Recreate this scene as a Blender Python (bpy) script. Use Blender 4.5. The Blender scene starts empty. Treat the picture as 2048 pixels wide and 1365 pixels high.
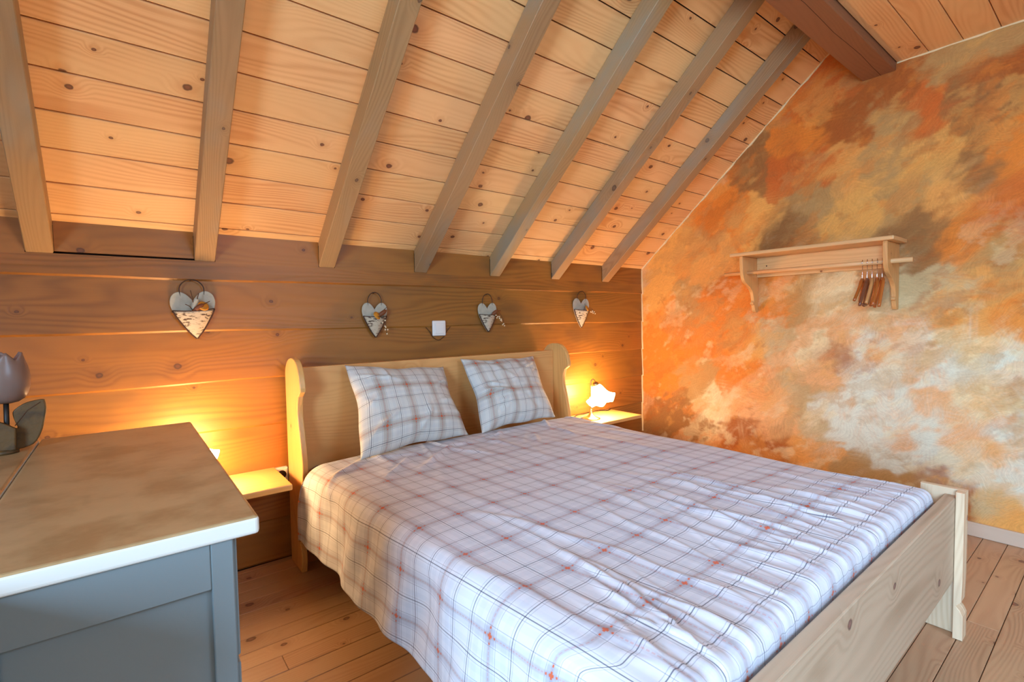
import bpy, bmesh, math, random
import numpy as np
from mathutils import Matrix, Vector

scene = bpy.context.scene
col = scene.collection
random.seed(7)
rng = np.random.default_rng(11)
PI = math.pi

# ------------------------------------------------------------------ camera
CAM_H = 1.05
yaw, pitch, roll = 0.6690, 0.0444, 0.0151
fwd = Vector((math.sin(yaw) * math.cos(pitch), math.cos(yaw) * math.cos(pitch), -math.sin(pitch)))
rt0 = Vector((math.cos(yaw), -math.sin(yaw), 0))
dn0 = fwd.cross(rt0)
rt = rt0 * math.cos(roll) + dn0 * math.sin(roll)
dn = -rt0 * math.sin(roll) + dn0 * math.cos(roll)
cam_data = bpy.data.cameras.new('camera')
cam_data.sensor_fit = 'HORIZONTAL'
cam_data.sensor_width = 36.0
cam_data.lens = 36.0 * 987.93 / 2048.0
cam_data.clip_start = 0.02
cam = bpy.data.objects.new('camera', cam_data)
cam.matrix_world = Matrix(((rt.x, -dn.x, -fwd.x, 0), (rt.y, -dn.y, -fwd.y, 0), (rt.z, -dn.z, -fwd.z, CAM_H), (0, 0, 0, 1)))
col.objects.link(cam)
scene.camera = cam

# ------------------------------------------------------------------ world, daylight, exposure
world = bpy.data.worlds.new('world')
scene.world = world
world.use_nodes = True
world.node_tree.nodes['Background'].inputs[0].default_value = (0.62, 0.78, 1.0, 1)
world.node_tree.nodes['Background'].inputs[1].default_value = 1.0
vs = scene.view_settings
vs.view_transform = 'Standard'
vs.look = 'None'
vs.gamma = 1.0
vs.use_curve_mapping = False
vs.exposure = 0.12
scene.cycles.max_bounces = 14
scene.cycles.diffuse_bounces = 8

D, W = 2.336, 3.108          # log wall (y) and painted gable wall (x)
XL, YF = -1.75, -2.336       # gable wall with the window (x), opposite eaves wall (y)

def area_light(name, loc, rot, sx, sy, power, color):
    l = bpy.data.lights.new(name, 'AREA')
    l.shape = 'RECTANGLE'; l.size = sx; l.size_y = sy; l.energy = power; l.color = color
    o = bpy.data.objects.new(name, l)
    o.location = loc; o.rotation_euler = rot
    l.spread = 2.5
    col.objects.link(o)
    return o
DAY = (0.48, 0.715, 1.0)
# daylight entering by the gable window (left) and by the roof window in the opposite slope
area_light('gable_window_daylight', (XL - 0.16, -0.62, 1.22), (0, -PI / 2 + 0.40, 0), 1.25, 1.25, 168, DAY)
area_light('roof_window_daylight', (1.25, -1.62, 1.98), (math.radians(40.5), 0, 0), 1.1, 0.75, 34, DAY)

# ------------------------------------------------------------------ helpers
def srgb(r, g, b):
    f = lambda c: (c / 255.0 / 12.92) if c / 255.0 <= 0.04045 else (((c / 255.0) + 0.055) / 1.055) ** 2.4
    return (f(r), f(g), f(b), 1.0)

class NT:
    """small node-graph writer"""
    def __init__(self, name):
        self.mat = bpy.data.materials.new(name)
        self.mat.use_nodes = True
        self.t = self.mat.node_tree
        self.t.nodes.clear()
        self.out = self.t.nodes.new('ShaderNodeOutputMaterial')
    def node(self, typ, ins=None, **props):
        n = self.t.nodes.new(typ)
        for k, v in props.items(): setattr(n, k, v)
        for k, v in (ins or {}).items(): self.put(n.inputs[k], v)
        return n
    def put(self, sock, v):
        if isinstance(v, bpy.types.NodeSocket): self.t.links.new(v, sock)
        elif isinstance(v, bpy.types.Node): self.t.links.new(v.outputs[0], sock)
        else: sock.default_value = v
    def m(self, op, a, b=None, c=None, clamp=False):
        n = self.node('ShaderNodeMath', operation=op, use_clamp=clamp)
        self.put(n.inputs[0], a)
        if b is not None: self.put(n.inputs[1], b)
        if c is not None: self.put(n.inputs[2], c)
        return n.outputs[0]
    def v(self, op, a, b=None):
        n = self.node('ShaderNodeVectorMath', operation=op)
        self.put(n.inputs[0], a)
        if b is not None: self.put(n.inputs[1], b)
        return n.outputs['Value'] if op in ('LENGTH', 'DISTANCE', 'DOT_PRODUCT') else n.outputs[0]
    def xyz(self, x, y, z):
        n = self.node('ShaderNodeCombineXYZ')
        for s, q in zip(n.inputs, (x, y, z)): self.put(s, q)
        return n.outputs[0]
    def sep(self, v):
        n = self.node('ShaderNodeSeparateXYZ'); self.put(n.inputs[0], v)
        return n.outputs[0], n.outputs[1], n.outputs[2]
    def mix(self, fac, a, b, blend='MIX'):
        n = self.node('ShaderNodeMix', data_type='RGBA', blend_type=blend)
        self.put(n.inputs[0], fac); self.put(n.inputs[6], a); self.put(n.inputs[7], b)
        return n.outputs[2]
    def smooth(self, x, lo, hi):
        n = self.node('ShaderNodeMapRange', interpolation_type='SMOOTHSTEP')
        self.put(n.inputs[0], x); self.put(n.inputs[1], lo); self.put(n.inputs[2], hi)
        return n.outputs[0]
    def noise(self, vec, scale, detail=2.0, rough=0.5):
        n = self.node('ShaderNodeTexNoise', {'Scale': scale, 'Detail': detail, 'Roughness': rough})
        self.put(n.inputs['Vector'], vec)
        return n.outputs[0]
    def bsdf(self, color, rough=0.6, bump=None, bump_strength=0.2, bump_dist=0.01, **extra):
        p = self.node('ShaderNodeBsdfPrincipled')
        self.put(p.inputs['Base Color'], color); self.put(p.inputs['Roughness'], rough)
        for k, q in extra.items(): self.put(p.inputs[k.replace('_', ' ')], q)
        if bump is not None:
            b = self.node('ShaderNodeBump', {'Strength': bump_strength, 'Distance': bump_dist, 'Height': bump})
            self.t.links.new(b.outputs[0], p.inputs['Normal'])
        self.t.links.new(p.outputs[0], self.out.inputs[0])
        return self.mat

def wood(name, base, dark, knot=(70, 42, 25), axis='X', grain=26.0, contrast=0.45, knots=0.5, cell=(3.4, 8.5),
         vary=0.12, rough=0.55, gloss=0.4, kr=0.009, stain=None, stain_amt=0.0, bump=0.12):
    g = NT(name)
    tc = g.node('ShaderNodeTexCoord')
    oi = g.node('ShaderNodeObjectInfo')
    x, y, z = g.sep(tc.outputs['Object'])
    if axis == 'Y': x, y = y, x
    if axis == 'Z': x, z = z, x
    r = oi.outputs['Random']
    X = g.m('ADD', x, g.m('MULTIPLY', r, 37.0))
    Cc = g.m('ADD', g.m('ADD', y, g.m('MULTIPLY', z, 0.93)), g.m('MULTIPLY', r, 91.0))
    # knots: one chance per cell
    wob = g.m('MULTIPLY', g.m('SUBTRACT', g.noise(g.xyz(g.m('MULTIPLY', X, 60.0), g.m('MULTIPLY', Cc, 60.0), 0.0), 1.0, 1.0), 0.5), 0.006)
    p2 = g.xyz(g.m('MULTIPLY', X, cell[0]), g.m('MULTIPLY', Cc, cell[1]), 0.0)
    vo = g.node('ShaderNodeTexVoronoi', {'Scale': 1.0, 'Randomness': 1.0}, voronoi_dimensions='2D', feature='F1')
    g.put(vo.inputs['Vector'], p2)
    dv = g.v('SUBTRACT', vo.outputs['Position'], p2)
    dx, dy, _ = g.sep(dv)
    kx = g.m('DIVIDE', dx, cell[0] * 1.25); ky = g.m('DIVIDE', dy, cell[1])
    dist = g.m('ADD', g.v('LENGTH', g.xyz(kx, ky, 0.0)), wob)
    cr, cg, cb = g.sep(vo.outputs['Color'])
    keep = g.m('GREATER_THAN', cr, 1.0 - knots)
    kR = g.m('ADD', g.m('MULTIPLY', g.m('MULTIPLY', cg, cg), kr), kr * 0.45)
    rel = g.m('DIVIDE', dist, kR)
    kmask = g.m('MULTIPLY', g.smooth(rel, 1.15, 0.75), keep)
    halo = g.m('MULTIPLY', g.smooth(rel, 4.0, 0.8), keep)
    # grain: contour lines of a warped cross coordinate, bent around the knots
    low = g.noise(g.xyz(g.m('MULTIPLY', X, 1.1), g.m('MULTIPLY', Cc, 7.0), 3.1), 1.0, 1.5, 0.4)
    bend = g.m('MULTIPLY', g.m('MULTIPLY', g.m('SUBTRACT', 1.0, g.smooth(rel, 0.5, 6.0)), keep), 0.030)
    field = g.m('ADD', g.m('ADD', g.m('MULTIPLY', low, 0.17), g.m('MULTIPLY', Cc, 0.7)), bend)
    ph = g.m('MULTIPLY', field, grain * 6.2832)
    ring = g.m('MULTIPLY', g.m('ADD', g.m('SINE', ph), 1.0), 0.5)
    ring = g.m('POWER', ring, 1.6)
    fibre = g.noise(g.xyz(g.m('MULTIPLY', X, 7.0), g.m('MULTIPLY', Cc, 330.0), 0.0), 1.0, 2.0, 0.6)
    patch = g.noise(g.xyz(g.m('MULTIPLY', X, 1.3), g.m('MULTIPLY', Cc, 4.0), 9.0), 1.0, 2.0, 0.5)
    ringamt = g.m('MULTIPLY', g.m('ADD', g.m('MULTIPLY', ring, 0.65), g.m('MULTIPLY', fibre, 0.6)), g.m('MULTIPLY', g.m('ADD', 0.22, g.m('MULTIPLY', g.smooth(patch, 0.38, 0.68), 0.78)), contrast * 1.1))
    c = g.mix(g.m('MINIMUM', ringamt, 1.0), srgb(*base), srgb(*dark))
    c = g.mix(g.m('MULTIPLY', halo, 0.30), c, srgb(*dark))
    kc = g.mix(g.smooth(rel, 0.2, 1.0), srgb(*[min(255, int(q * 1.5)) for q in knot]), srgb(*knot))
    c = g.mix(g.m('MULTIPLY', kmask, 0.92), c, kc)
    if stain is not None:
        sn = g.noise(g.xyz(g.m('MULTIPLY', X, 2.0), g.m('MULTIPLY', Cc, 5.0), 4.0), 1.0, 3.0, 0.6)
        c = g.mix(g.m('MULTIPLY', g.smooth(sn, 0.45, 0.72), stain_amt), c, srgb(*stain))
    hs = g.node('ShaderNodeHueSaturation')
    g.put(hs.inputs['Hue'], g.m('ADD', 0.5, g.m('MULTIPLY', g.m('SUBTRACT', r, 0.5), 0.009)))
    r2 = g.m('FRACT', g.m('MULTIPLY', r, 17.31))
    g.put(hs.inputs['Value'], g.m('ADD', 1.0, g.m('MULTIPLY', g.m('SUBTRACT', r2, 0.5), vary * 2)))
    g.put(hs.inputs['Color'], c)
    h = g.m('ADD', g.m('MULTIPLY', fibre, 0.5), g.m('MULTIPLY', ring, 0.5))
    return g.bsdf(hs.outputs[0], rough, h, bump, 0.004, Specular_IOR_Level=gloss)

def plain(name, rgb, rough=0.5, metallic=0.0, spec=0.5, bump_scale=None, bump_strength=0.1, mottle=0.0, mott_scale=8.0, mott_rgb=None):
    g = NT(name)
    c = srgb(*rgb)
    tc = g.node('ShaderNodeTexCoord')
    if mottle:
        n = g.noise(tc.outputs['Object'], mott_scale, 4.0, 0.6)
        c = g.mix(g.m('MULTIPLY', g.smooth(n, 0.40, 0.68), mottle), c, srgb(*(mott_rgb or [q * 0.7 for q in rgb])))
    b = g.noise(tc.outputs['Object'], bump_scale, 3.0, 0.6) if bump_scale else None
    return g.bsdf(c, rough, b, bump_strength, 0.004, Metallic=metallic, Specular_IOR_Level=spec)

def new_obj(name, mesh, mat=None, parent=None, loc=(0, 0, 0), rot=(0, 0, 0), smooth=False):
    o = bpy.data.objects.new(name, mesh)
    if mat is not None and not mesh.materials: mesh.materials.append(mat)
    o.location = loc; o.rotation_euler = rot
    if parent is not None: o.parent = parent
    col.objects.link(o)
    if smooth:
        for p in mesh.polygons: p.use_smooth = True
    return o

def mesh_from_bm(bm, name):
    bmesh.ops.recalc_face_normals(bm, faces=bm.faces)
    me = bpy.data.meshes.new(name); bm.to_mesh(me); bm.free()
    return me

def bm_box(bm, x0, x1, y0, y1, z0, z1, bev=0.0, seg=1):
    vsx = [bm.verts.new((x, y, z)) for x in (x0, x1) for y in (y0, y1) for z in (z0, z1)]
    q = [(0, 1, 3, 2), (4, 6, 7, 5), (0, 4, 5, 1), (2, 3, 7, 6), (0, 2, 6, 4), (1, 5, 7, 3)]
    fs = [bm.faces.new([vsx[i] for i in f]) for f in q]
    if bev > 0:
        es = list({e for f in fs for e in f.edges})
        bmesh.ops.bevel(bm, geom=es, offset=bev, segments=seg, affect='EDGES', profile=0.5)

def box(name, x0, x1, y0, y1, z0, z1, mat, parent=None, bev=0.0, seg=1, **k):
    bm = bmesh.new(); bm_box(bm, x0, x1, y0, y1, z0, z1, bev, seg)
    return new_obj(name, mesh_from_bm(bm, name), mat, parent, **k)

def bm_prism(bm, pts, lo, hi, plane='YZ', bev=0.0, seg=1):
    """outline pts extruded along the remaining axis"""
    def P(a, b, t):
        return {'YZ': (t, a, b), 'XZ': (a, t, b), 'XY': (a, b, t)}[plane]
    A = [bm.verts.new(P(a, b, lo)) for a, b in pts]; B = [bm.verts.new(P(a, b, hi)) for a, b in pts]
    f1 = bm.faces.new(A); f2 = bm.faces.new(B[::-1]); n = len(pts)
    for i in range(n): bm.faces.new((A[i], B[i], B[(i + 1) % n], A[(i + 1) % n]))
    if bev > 0:
        bmesh.ops.recalc_face_normals(bm, faces=bm.faces)
        es = list(f1.edges) + list(f2.edges)
        bmesh.ops.bevel(bm, geom=es, offset=bev, segments=seg, affect='EDGES', profile=0.5)

def prism(name, pts, lo, hi, plane, mat, parent=None, bev=0.0, seg=1, **k):
    bm = bmesh.new(); bm_prism(bm, pts, lo, hi, plane, bev, seg)
    return new_obj(name, mesh_from_bm(bm, name), mat, parent, **k)

def bm_tube(bm, pts, rad, n=8, cap=True):
    pts = [Vector(p) for p in pts]
    rads = rad if isinstance(rad, (list, tuple)) else [rad] * len(pts)
    rings = []; up = Vector((0.13, 0.29, 0.95))
    for i, p in enumerate(pts):
        t = (pts[min(i + 1, len(pts) - 1)] - pts[max(i - 1, 0)]).normalized()
        a = t.cross(up)
        if a.length < 1e-3: a = t.cross(Vector((1, 0, 0)))
        a.normalize(); b = t.cross(a)
        rings.append([bm.verts.new(p + (a * math.cos(k * 2 * PI / n) + b * math.sin(k * 2 * PI / n)) * rads[i]) for k in range(n)])
    for i in range(len(rings) - 1):
        for k in range(n): bm.faces.new((rings[i][k], rings[i][(k + 1) % n], rings[i + 1][(k + 1) % n], rings[i + 1][k]))
    if cap:
        bm.faces.new(rings[0][::-1]); bm.faces.new(rings[-1])

def tube(name, pts, rad, mat, parent=None, n=8, **k):
    bm = bmesh.new(); bm_tube(bm, pts, rad, n)
    return new_obj(name, mesh_from_bm(bm, name), mat, parent, smooth=True, **k)

def spline(pts, n=8):
    pts = [Vector(p) for p in pts]; out = []
    for i in range(len(pts) - 1):
        p0, p1, p2, p3 = pts[max(i - 1, 0)], pts[i], pts[i + 1], pts[min(i + 2, len(pts) - 1)]
        for k in range(n):
            t = k / n
            out.append(0.5 * ((2 * p1) + (p2 - p0) * t + (2 * p0 - 5 * p1 + 4 * p2 - p3) * t * t + (3 * p1 - p0 - 3 * p2 + p3) * t ** 3))
    out.append(pts[-1])
    return out

def spline2(pts, n=6):
    return [(v.x, v.y) for v in spline([(a, b, 0) for a, b in pts], n)]

def lathe(name, prof, mat, parent=None, n=24, mod=None, **k):
    bm = bmesh.new(); rings = []
    for i, (r, z) in enumerate(prof):
        ring = []
        for j in range(n):
            a = j * 2 * PI / n
            rr, zz = mod(r, z, a, i) if mod else (r, z)
            ring.append(bm.verts.new((rr * math.cos(a), rr * math.sin(a), zz)))
        rings.append(ring)
    for i in range(len(rings) - 1):
        for j in range(n): bm.faces.new((rings[i][j], rings[i][(j + 1) % n], rings[i + 1][(j + 1) % n], rings[i + 1][j]))
    return new_obj(name, mesh_from_bm(bm, name), mat, parent, smooth=True, **k)

def tag(o, label, cat, group=None):
    o['label'] = label; o['category'] = cat
    if group: o['group'] = group
    return o

def thing(name, label, cat, loc=(0, 0, 0), rz=0.0, group=None):
    o = bpy.data.objects.new(name, None); o.empty_display_size = 0.05
    o.location = loc; o.rotation_euler = (0, 0, rz); col.objects.link(o)
    return tag(o, label, cat, group)

def structure(o, label=None):
    o['kind'] = 'structure'
    if label: o['label'] = label
    return o

def smoothstep(a, b, x):
    t = np.clip((x - a) / (b - a), 0, 1); return t * t * (3 - 2 * t)

# ------------------------------------------------------------------ materials
M_plank = wood('pine_ceiling_board', (238, 193, 134), (196, 126, 70), knot=(84, 50, 36), grain=75, contrast=0.6, knots=0.68, cell=(3.0, 7.0), vary=0.06, kr=0.010, rough=0.5)
M_rafter = wood('weathered_rafter', (172, 140, 98), (134, 102, 66), knot=(78, 60, 46), axis='Y', grain=110, contrast=0.5, knots=0.4, cell=(3.0, 9.0), vary=0.05, stain=(138, 148, 138), stain_amt=0.5, kr=0.010)
M_beam = wood('dark_purlin', (138, 94, 68), (108, 70, 48), knot=(92, 60, 44), grain=80, contrast=0.4, knots=0.4, cell=(2.0, 6.0), kr=0.012)
M_log = wood('honey_log', (160, 105, 42), (108, 65, 22), knot=(74, 44, 24), grain=55, contrast=0.55, knots=0.6, cell=(2.6, 6.0), vary=0.05, rough=0.42, gloss=0.5, stain=(92, 68, 44), stain_amt=0.45, kr=0.008)
M_floor = wood('pine_floorboard', (188, 150, 114), (146, 102, 70), knot=(82, 52, 40), grain=95, contrast=0.55, knots=0.65, cell=(4.0, 9.0), vary=0.07, rough=0.42, gloss=0.5, kr=0.009)
M_pine = wood('pale_pine', (226, 176, 108), (192, 132, 70), knot=(100, 62, 40), grain=70, contrast=0.4, knots=0.4, cell=(3.0, 6.0), rough=0.4, gloss=0.5)
M_pineZ = wood('pale_pine_upright', (226, 176, 108), (192, 132, 70), knot=(100, 62, 40), axis='Z', grain=70, contrast=0.4, knots=0.4, cell=(3.0, 6.0), rough=0.4, gloss=0.5)
M_pineY = wood('pale_pine_crosswise', (230, 186, 128), (198, 144, 88), knot=(110, 66, 42), axis='Y', grain=80, contrast=0.4, knots=0.35, cell=(3.0, 6.0), rough=0.42, gloss=0.5)
M_footpine = wood('daylit_pine', (200, 180, 154), (160, 136, 110), knot=(92, 70, 66), grain=60, contrast=0.75, knots=0.8, cell=(3.0, 6.0), rough=0.45)  # same pine as the headboard, cool daylight put into the greyer colour
M_footpineZ = wood('daylit_pine_upright', (226, 204, 172), (190, 158, 122), knot=(96, 74, 76), axis='Z', grain=110, contrast=0.5, knots=0.5, cell=(4.0, 8.0), rough=0.45)  # lighter upright pine, daylight on the foot posts partly in the colour
M_hanger = wood('varnished_hanger', (176, 98, 40), (130, 62, 22), axis='X', grain=200, contrast=0.4, knots=0.0, rough=0.25, gloss=0.6)
M_hanger_dk = wood('dark_hanger', (120, 72, 48), (84, 46, 30), axis='X', grain=200, contrast=0.4, knots=0.0, rough=0.28, gloss=0.6)
M_hanger_lt = wood('light_hanger', (204, 150, 92), (170, 112, 60), axis='X', grain=200, contrast=0.4, knots=0.0, rough=0.3, gloss=0.6)
M_darkgap = plain('shadow_gap', (38, 24, 16), 0.9)
M_white = plain('white_plastic', (228, 230, 226), 0.35)
M_plaster = plain('bare_plaster_edge', (226, 206, 160), 0.9, bump_scale=60, bump_strength=0.3)
M_ext = plain('plain_plaster', (214, 186, 150), 0.9)
M_metal = plain('brushed_brass', (196, 172, 130), 0.28, metallic=1.0)
M_steel = plain('chrome', (220, 220, 224), 0.12, metallic=1.0)
M_black = plain('black_cord', (26, 20, 18), 0.5)
M_wire = plain('rusty_wire', (58, 38, 26), 0.6)
M_greypaint = plain('grey_blue_paint', (116, 130, 134), 0.45, spec=0.45, bump_scale=120, bump_strength=0.04)
M_top = plain('worn_top_warm_reflection', (182, 156, 114), 0.30, spec=0.5, mottle=0.6, mott_scale=9.0, mott_rgb=(140, 108, 68), bump_scale=90, bump_strength=0.05)  # worn top; the warm wall's reflection is put into the brown tones
M_edge = plain('pale_edge_paint', (216, 220, 214), 0.45)
M_leaf = plain('dark_carved_wood', (98, 72, 32), 0.6, mottle=0.6, mott_scale=30, mott_rgb=(44, 36, 24), bump_scale=60, bump_strength=0.3)
M_stemblack = plain('black_iron', (18, 16, 15), 0.5)
M_twig = plain('dried_twig', (88, 58, 34), 0.8)
M_berry = plain('pale_dried_berry', (226, 208, 170), 0.5)
M_orange = plain('dried_orange', (206, 142, 40), 0.55, mottle=0.5, mott_scale=60, mott_rgb=(168, 96, 26))
M_pod = plain('brown_seed_pod', (116, 64, 30), 0.6)
M_seam = plain('dark_stitch', (74, 44, 26), 0.8)

def mat_bark():
    g = NT('white_birch_bark')
    tc = g.node('ShaderNodeTexCoord')
    x, y, z = g.sep(tc.outputs['Object'])
    p = g.xyz(g.m('MULTIPLY', x, 55.0), g.m('MULTIPLY', y, 55.0), g.m('MULTIPLY', z, 170.0))
    n = g.noise(p, 1.0, 3.0, 0.65)
    n2 = g.noise(tc.outputs['Object'], 26.0, 2.0)
    dark = g.m('MULTIPLY', g.smooth(n, 0.50, 0.60), g.smooth(n2, 0.36, 0.54))
    c = g.mix(dark, srgb(196, 184, 158), srgb(72, 48, 32))
    return g.bsdf(c, 0.75, n, 0.3, 0.003)
M_bark = mat_bark()
M_heartback = plain('white_limed_wood', (182, 180, 162), 0.7, mottle=0.45, mott_scale=40, mott_rgb=(160, 156, 140), bump_scale=80)

def mat_glow(name, rgb, strength):
    g = NT(name)
    e = g.node('ShaderNodeEmission', {'Color': rgb, 'Strength': strength})
    g.t.links.new(e.outputs[0], g.out.inputs[0])
    return g.mat
M_glow = mat_glow('lit_glass_shade', (1.0, 0.60, 0.27, 1), 88.0)

def mat_frosted():
    g = NT('frosted_tulip_glass')
    d = g.node('ShaderNodeBsdfDiffuse', {'Color': srgb(160, 138, 128)})  # darkened glass colour stands in for the shade around this lamp
    t = g.node('ShaderNodeBsdfTranslucent', {'Color': srgb(168, 136, 118)})
    s = g.node('ShaderNodeBsdfGlossy', {'Color': (1, 1, 1, 1), 'Roughness': 0.35})
    a = g.node('ShaderNodeMixShader', {0: 0.45, 1: d.outputs[0], 2: t.outputs[0]})
    b = g.node('ShaderNodeMixShader', {0: 0.06, 1: a.outputs[0], 2: s.outputs[0]})
    g.t.links.new(b.outputs[0], g.out.inputs[0])
    return g.mat
M_frost = mat_frosted()

def mat_pane():
    g = NT('window_glass')
    t = g.node('ShaderNodeBsdfTransparent', {'Color': (0.96, 0.98, 0.98, 1)})
    s = g.node('ShaderNodeBsdfGlossy', {'Color': (1, 1, 1, 1), 'Roughness': 0.02})
    b = g.node('ShaderNodeMixShader', {0: 0.06, 1: t.outputs[0], 2: s.outputs[0]})
    g.t.links.new(b.outputs[0], g.out.inputs[0])
    return g.mat
M_pane = mat_pane()

PU, PV = 0.1245, 0.207        # repeat of the plaid across and along the cloth
def mat_plaid(name, white=(214, 218, 227), band=(136, 136, 156), amt=0.30):
    g = NT(name)
    uv = g.node('ShaderNodeUVMap', uv_map='UVMap')
    u, v, _ = g.sep(uv.outputs[0])
    def wrap(q, per):
        f = g.m('SUBTRACT', g.m('FRACT', g.m('ADD', q, 0.5)), 0.5)
        return g.m('MULTIPLY', g.m('ABSOLUTE', f), per)
    du, dv = wrap(u, PU), wrap(v, PV)
    def line(d, c, hw, soft=0.0006):
        return g.smooth(g.m('ABSOLUTE', g.m('SUBTRACT', d, c)), hw + soft, hw - soft * 0.5)
    bu = g.smooth(du, 0.0185, 0.013); bv = g.smooth(dv, 0.0185, 0.013)
    weave_u = g.m('ADD', 0.6, g.m('MULTIPLY', g.smooth(dv, 0.10, 0.03), 0.4))
    weave_v = g.m('ADD', 0.6, g.m('MULTIPLY', g.smooth(du, 0.06, 0.02), 0.4))
    c = srgb(*white)
    # pale checks
    c = g.mix(g.m('MULTIPLY', line(du, 0.043, 0.006, 0.002), 0.10), c, srgb(150, 168, 190))
    c = g.mix(g.m('MULTIPLY', line(dv, 0.044, 0.008, 0.002), 0.10), c, srgb(150, 168, 190))
    # broad bands
    c = g.mix(g.m('MULTIPLY', g.m('MULTIPLY', bu, weave_u), amt), c, srgb(*band))
    c = g.mix(g.m('MULTIPLY', g.m('MULTIPLY', bv, weave_v), amt), c, srgb(*band))
    both = g.m('MULTIPLY', bu, bv)
    c = g.mix(g.m('MULTIPLY', both, 0.12), c, srgb(120, 96, 96))
    core_u = g.smooth(du, 0.007, 0.003); core_v = g.smooth(dv, 0.007, 0.003)
    c = g.mix(g.m('MULTIPLY', core_u, 0.26), c, srgb(140, 112, 108))
    c = g.mix(g.m('MULTIPLY', core_v, 0.26), c, srgb(140, 112, 108))
    for d, cc, hw, a in ((du, 0.0195, 0.0006, 0.45), (dv, 0.0195, 0.0006, 0.45), (du, 0.0545, 0.0006, 0.35), (dv, 0.0615, 0.0006, 0.35), (dv, 0.0765, 0.0006, 0.35)):
        c = g.mix(g.m('MULTIPLY', line(d, cc, hw), a), c, srgb(84, 84, 104))
    c = g.mix(g.m('MULTIPLY', line(du, PU / 2, 0.0010), 0.75), c, srgb(58, 60, 80))
    c = g.mix(g.m('MULTIPLY', line(dv, PV / 3, 0.0010), 0.75), c, srgb(58, 60, 80))
    # orange stitches: thin dashed line in the band and a small cross where bands meet
    dash_u = g.m('GREATER_THAN', g.m('FRACT', g.m('MULTIPLY', v, 20.0)), 0.35)
    dash_v = g.m('GREATER_THAN', g.m('FRACT', g.m('MULTIPLY', u, 12.0)), 0.35)
    c = g.mix(g.m('MULTIPLY', g.m('MULTIPLY', line(du, 0.0, 0.0012), dash_u), 0.30), c, srgb(196, 96, 58))
    c = g.mix(g.m('MULTIPLY', g.m('MULTIPLY', line(dv, 0.0, 0.0012), dash_v), 0.30), c, srgb(196, 96, 58))
    big = g.m('MAXIMUM', du, dv); small = g.m('MINIMUM', du, dv)
    cross = g.m('MULTIPLY', g.smooth(big, 0.0070, 0.0062), g.smooth(small, 0.0030, 0.0024))
    sat = g.m('MULTIPLY', g.smooth(g.m('ABSOLUTE', g.m('SUBTRACT', big, 0.0155)), 0.0026, 0.0018), g.smooth(small, 0.0026, 0.0018))
    c = g.mix(g.m('MULTIPLY', g.m('MAXIMUM', cross, sat), 0.9), c, srgb(206, 92, 48))
    tc = g.node('ShaderNodeTexCoord')
    b = g.noise(tc.outputs['Object'], 22.0, 3.0, 0.55)
    return g.bsdf(c, 0.85, b, 0.10, 0.01, Sheen_Weight=0.15, Specular_IOR_Level=0.2)
M_plaid = mat_plaid('plaid_cotton')
M_plaid_p = mat_plaid('plaid_cushion_cotton', (208, 214, 210), (150, 136, 118), 0.46)
M_sheet = plain('mauve_fitted_sheet', (120, 100, 116), 0.9, bump_scale=18, bump_strength=0.2)

def mat_paintwall():
    g = NT('sponged_orange_plaster')
    at = g.node('ShaderNodeAttribute', attribute_name='paint')
    tc = g.node('ShaderNodeTexCoord')
    x, y, z = g.sep(tc.outputs['Object'])
    a = g.m('ADD', g.m('MULTIPLY', y, 0.80), g.m('MULTIPLY', z, -0.60))
    b = g.m('ADD', g.m('MULTIPLY', y, 0.60), g.m('MULTIPLY', z, 0.80))
    wv = g.noise(g.xyz(y, z, 0.0), 3.0, 2.0)
    b2 = g.m('ADD', b, g.m('MULTIPLY', wv, 0.5))
    brush = g.noise(g.xyz(g.m('MULTIPLY', a, 22.0), g.m('MULTIPLY', b2, 150.0), 0.0), 1.0, 3.0, 0.65)
    fine = g.noise(g.xyz(y, z, 2.0), 95.0, 3.0, 0.7)
    f = g.m('ADD', g.m('MULTIPLY', brush, 0.6), g.m('MULTIPLY', fine, 0.4))
    hs = g.node('ShaderNodeHueSaturation')
    g.put(hs.inputs['Value'], g.m('ADD', 0.60, g.m('MULTIPLY', f, 0.80)))
    g.put(hs.inputs['Color'], at.outputs['Color'])
    return g.bsdf(hs.outputs[0], 0.75, f, 0.35, 0.006, Specular_IOR_Level=0.3)
M_paint = mat_paintwall()

# ------------------------------------------------------------------ floor
floor = structure(box('floor', XL - 0.1, W + 0.1, YF - 0.1, D + 0.1, -0.08, -0.018, M_darkgap), 'bare pine plank floor')
y0 = 0.3345 - 0.082 * 33
i = 0
while y0 < D - 0.005:
    y1 = min(y0 + 0.082, D)
    xs = [XL]
    q = XL + random.uniform(0.6, 2.2)
    while q < W - 0.5:
        xs.append(q); q += random.uniform(1.5, 2.6)
    xs.append(W)
    for a, b in zip(xs[:-1], xs[1:]):
        lo = max(y0, YF)
        if y1 - lo > 0.01:
            box('floor_board', 0.0007, b - a - 0.0007, 0.0011, y1 - lo - 0.0011, -0.018, random.uniform(-0.0006, 0.0), M_floor, floor, bev=0.0012, loc=(a, lo, 0))
    y0 += 0.082; i += 1

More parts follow.
